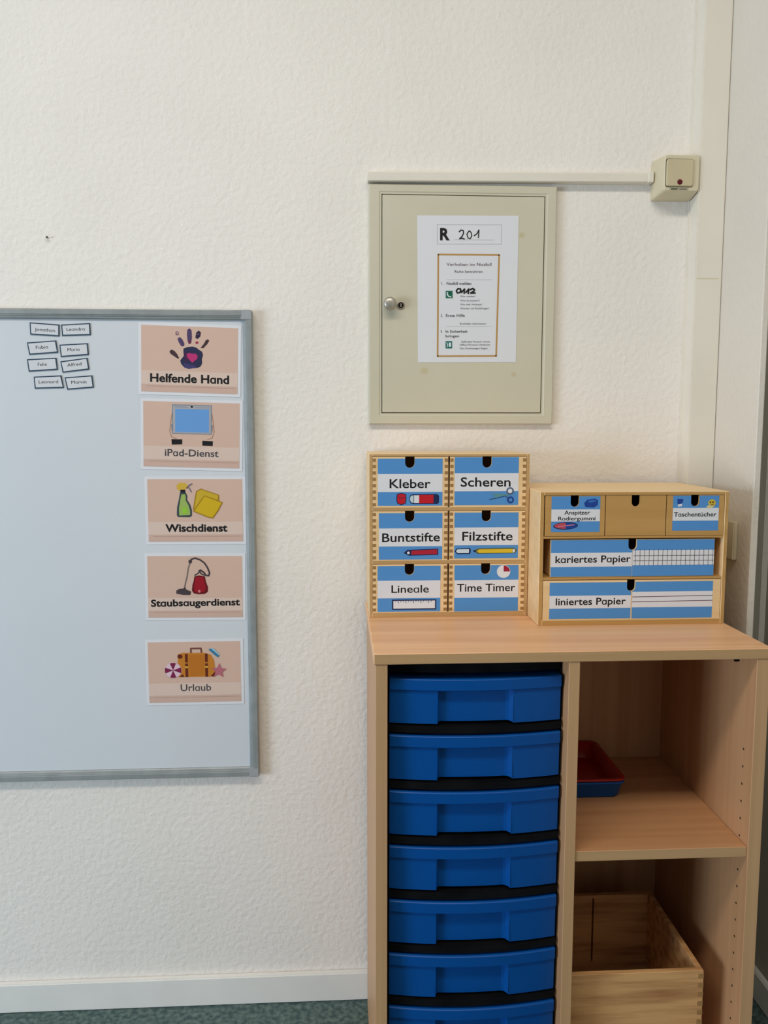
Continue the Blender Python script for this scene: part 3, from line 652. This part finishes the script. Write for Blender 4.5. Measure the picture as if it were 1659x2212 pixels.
b.build('frame', fb)
b = MB(); b.box(dx0, dx1, -.0115, -.002, dz0, dz1, M_fb, .0008); door = b.build('door', fb)
def turned(prof, cx, cz, mt, n=20):                                 # lathe about the y axis: (radius, y)
    b = MB(); b.loft([[(cx + r * math.cos(2 * math.pi * i / n), y, cz + r * math.sin(2 * math.pi * i / n)) for i in range(n)] for r, y in prof], mt); return b
kx, kz = .0705 - FBX, 1.5090 - FBZ
turned([(.005, -.0112), (.005, -.0200), (.0115, -.0220), (.0132, -.0250), (.0132, -.0300), (.0120, -.0330), (.0085, -.0350), (.002, -.0356)], kx, kz, M_nickel).build('knob', door)
lx, lz = .0936 - FBX, 1.5080 - FBZ
b = turned([(.0085, -.0112), (.0085, -.0128), (.0072, -.0140), (.0058, -.0136)], lx, lz, M_nickel)
b.add((lambda t: (bmesh.ops.create_cone(t, cap_ends=True, segments=16, radius1=.0058, radius2=.0058, depth=.001), bmesh.ops.rotate(t, verts=t.verts[:], matrix=Matrix.Rotation(math.pi / 2, 3, 'X')), bmesh.ops.translate(t, verts=t.verts[:], vec=(lx, -.0136, lz)), t)[-1])(bmesh.new()), M_hole)
b.box(lx - .0012, lx + .0012, -.0150, -.0136, lz - .0035, lz + .0035, M_nickel); b.build('lock', door)

p = Print(0, affine(756, 1094, .0001500)); p.prism([(-.1020, -.1455), (.1005, -.1458), (.1040, .1458), (-.1020, .1458)], -.0003, 0, M_paper); p.y0 = -.0004
p.frame([(345, 240), (1215, 240), (1215, 495), (345, 495)], 4, M_inkl, 1)
p.text('R', 382, 512, 440, 152, M_ink, 2, .035)
p.line([(640, 335), (665, 312), (695, 318), (700, 350), (680, 395), (645, 425), (680, 418), (712, 428)], 15, M_ink, 2)
p.line([(775, 320), (745, 365), (760, 415), (790, 425), (812, 385), (800, 340), (775, 320)], 13, M_ink, 2)
p.line([(842, 385), (880, 360), (908, 308), (905, 360), (902, 410)], 14, M_ink, 2); p.line([(570, 438), (1110, 440)], 4, M_inkl, 1)
OR = P('print_orange_frame', 188, 146, 84); p.frame([(358, 632), (1185, 636), (1152, 1982), (346, 1982)], 22, OR, 1)
tb = P('print_brown_ink', 104, 76, 84)
p.text('Verhalten im Notfall', 470, 1080, 780, 40, tb, 2, .0); p.text('Ruhe bewahren', 580, 960, 872, 34, M_inks, 2, .0)
p.text('1.', 400, 425, 1028, 34, M_inks, 2, .0); p.text('Notfall melden', 470, 805, 1030, 36, M_inks, 2, .012)
gr = P('print_rescue_green', 30, 110, 84)
p.rect(458, 1110, 552, 1208, gr, 2); p.line([(482, 1130), (478, 1160), (500, 1185), (530, 1192)], 14, D_wht, 3); p.line([(500, 1128), (530, 1150)], 10, M_ink, 3)
p.line([(655, 1085), (625, 1082), (602, 1110), (615, 1138), (645, 1135), (665, 1105), (655, 1080)], 20, M_ink, 2); p.line([(668, 1135), (715, 1085), (708, 1145)], 20, M_ink, 3); p.line([(730, 1135), (772, 1085), (765, 1148)], 20, M_ink, 4)
p.line([(790, 1095), (825, 1080), (850, 1095), (835, 1120), (795, 1140), (860, 1138)], 20, M_ink, 5)
for s_, x1, y in (('Wer meldet?', 860, 1195), ('Was ist passiert?', 920, 1250), ('Wie viele Verletzte?', 955, 1302), ('Warten auf Rückfragen!', 1050, 1355)): p.text(s_, 655, x1, y, 24, M_inks, 2, -.004)
p.text('2.', 390, 418, 1455, 34, M_inks, 2, .0); p.text('Erste Hilfe', 460, 718, 1455, 36, M_inks, 2, .006); p.text('Ersthelfer informieren', 655, 1010, 1560, 24, M_inks, 2, -.004)
p.text('3.', 388, 416, 1665, 34, M_inks, 2, .0); p.text('In Sicherheit', 455, 755, 1668, 36, M_inks, 2, .008); p.text('bringen', 455, 640, 1728, 34, M_inks, 2, .008)
p.rect(455, 1780, 545, 1878, P('print_exit_green', 20, 112, 100), 2); p.rect(500, 1800, 530, 1855, D_wht, 3); p.line([(470, 1800), (485, 1830), (475, 1860)], 10, D_wht, 3)
for s_, x0, x1, y in (('Gefährdete Personen warnen', 670, 1065, 1800), ('Hilflose Personen mitnehmen', 650, 1065, 1842), ('Den Fluchtwegen folgen', 650, 1030, 1890)): p.text(s_, x0, x1, y, 24, M_inks, 2, -.004)
for y in (965, 1585): p.line([(470, y), (1090, y)], 3, M_inkl, 1)
tag(p.build('notice_sheet', None, (.2295, -.0118, 1.5402), .55, recalc=False), 'white paper emergency notice with orange border stuck on fuse box door', 'notice')

# ------------------------------------------------------------------ conduit, switch, socket, nail
b = MB(); cz, ch_ = 1.7570, .0180
pr = [(-.0004, -.0092), (-.0185, -.0092), (-.0200, -.0078), (-.0200, .0070), (-.0180, .0092), (-.0004, .0092)]
def ring_at(x, z): return [(x, y, z + h) for y, h in pr]
b.loft([ring_at(.0270, 1.7572), ring_at(.5935, 1.7640)], M_duct, smooth=False)
b.box(.5935, .6040, -.0225, -.0004, 1.7540, 1.7745, M_duct, .001)
tag(b.build('cable_conduit'), 'slim white cable conduit running along fuse box top to switch', 'conduit')

sw = thing('light_switch', 'beige surface-mounted light switch with small red lamp', 'light switch', (.648, 0, 1.762))
b = MB(); rr = lambda x0, x1, z0, z1, y, r: [(x, y, z) for x, z, _ in rrect(x0, x1, z0, z1, 0, r, 3)]
b.loft([rr(-.0420, .0388, -.0395, .0385, -.0004, .004), rr(-.0418, .0386, -.0393, .0383, -.016, .005), rr(-.0345, .0384, -.0330, .0384, -.046, .006), rr(-.0330, .0372, -.0315, .0372, -.049, .006), rr(-.0318, .0360, -.0305, .0360, -.050, .005)], M_beige, smooth=False); body = b.build('housing', sw)
b = MB(); b.loft([rr(-.0312, .0242, -.0242, .0298, -.0495, .004), rr(-.0312, .0242, -.0242, .0298, -.0506, .004)], M_hole, smooth=False); b.build('rocker_gap', sw)
b = MB(); b.loft([rr(-.0305, .0235, -.0236, .0284, -.0500, .004), rr(-.0305, .0235, -.0236, .0284, -.0530, .004), rr(-.0290, .0220, -.0222, .0270, -.0545, .003)], M_beiged, smooth=False); rk = b.build('rocker', sw)
b = turned([(.0052, -.0540), (.0052, -.0550), (.003, -.0558)], -.0035, -.0158, P('indicator_red', 92, 8, 20)); b.build('indicator_lamp', rk)
p = Print(-.0502); p.poly([(-.022, -.0302), (.016, -.0302), (.016, -.0262), (-.022, -.0262)], P('switch_caption_plate', 172, 164, 136), 1, raw=True)
p.poly([(-.019, -.0296), (-.006, -.0296), (-.006, -.0268), (-.019, -.0268)], P('switch_caption_green', 82, 92, 60), 2, raw=True)
p.poly([(-.002, -.0294), (.0125, -.0294), (.0125, -.0272), (-.002, -.0272)], P('switch_caption_grey', 112, 108, 96), 2, raw=True)
p.build('caption_strip', sw, recalc=False)

b = MB(); b.box(.7345, .7434, -.160, -.080, 1.0030, 1.0790, M_beige, .002, seg=2)
tag(b.build('wall_socket'), 'beige socket plate on the wall return, half hidden by the wide chest', 'socket')
b = turned([(.0010, -.0004), (.0010, -.0060), (.0024, -.0062), (.0024, -.0072)], -.6058, 1.6341, P('nail_steel', 96, 88, 80), 10)
tag(b.build('nail'), 'tiny dark nail in the bare wall above the whiteboard', 'nail')
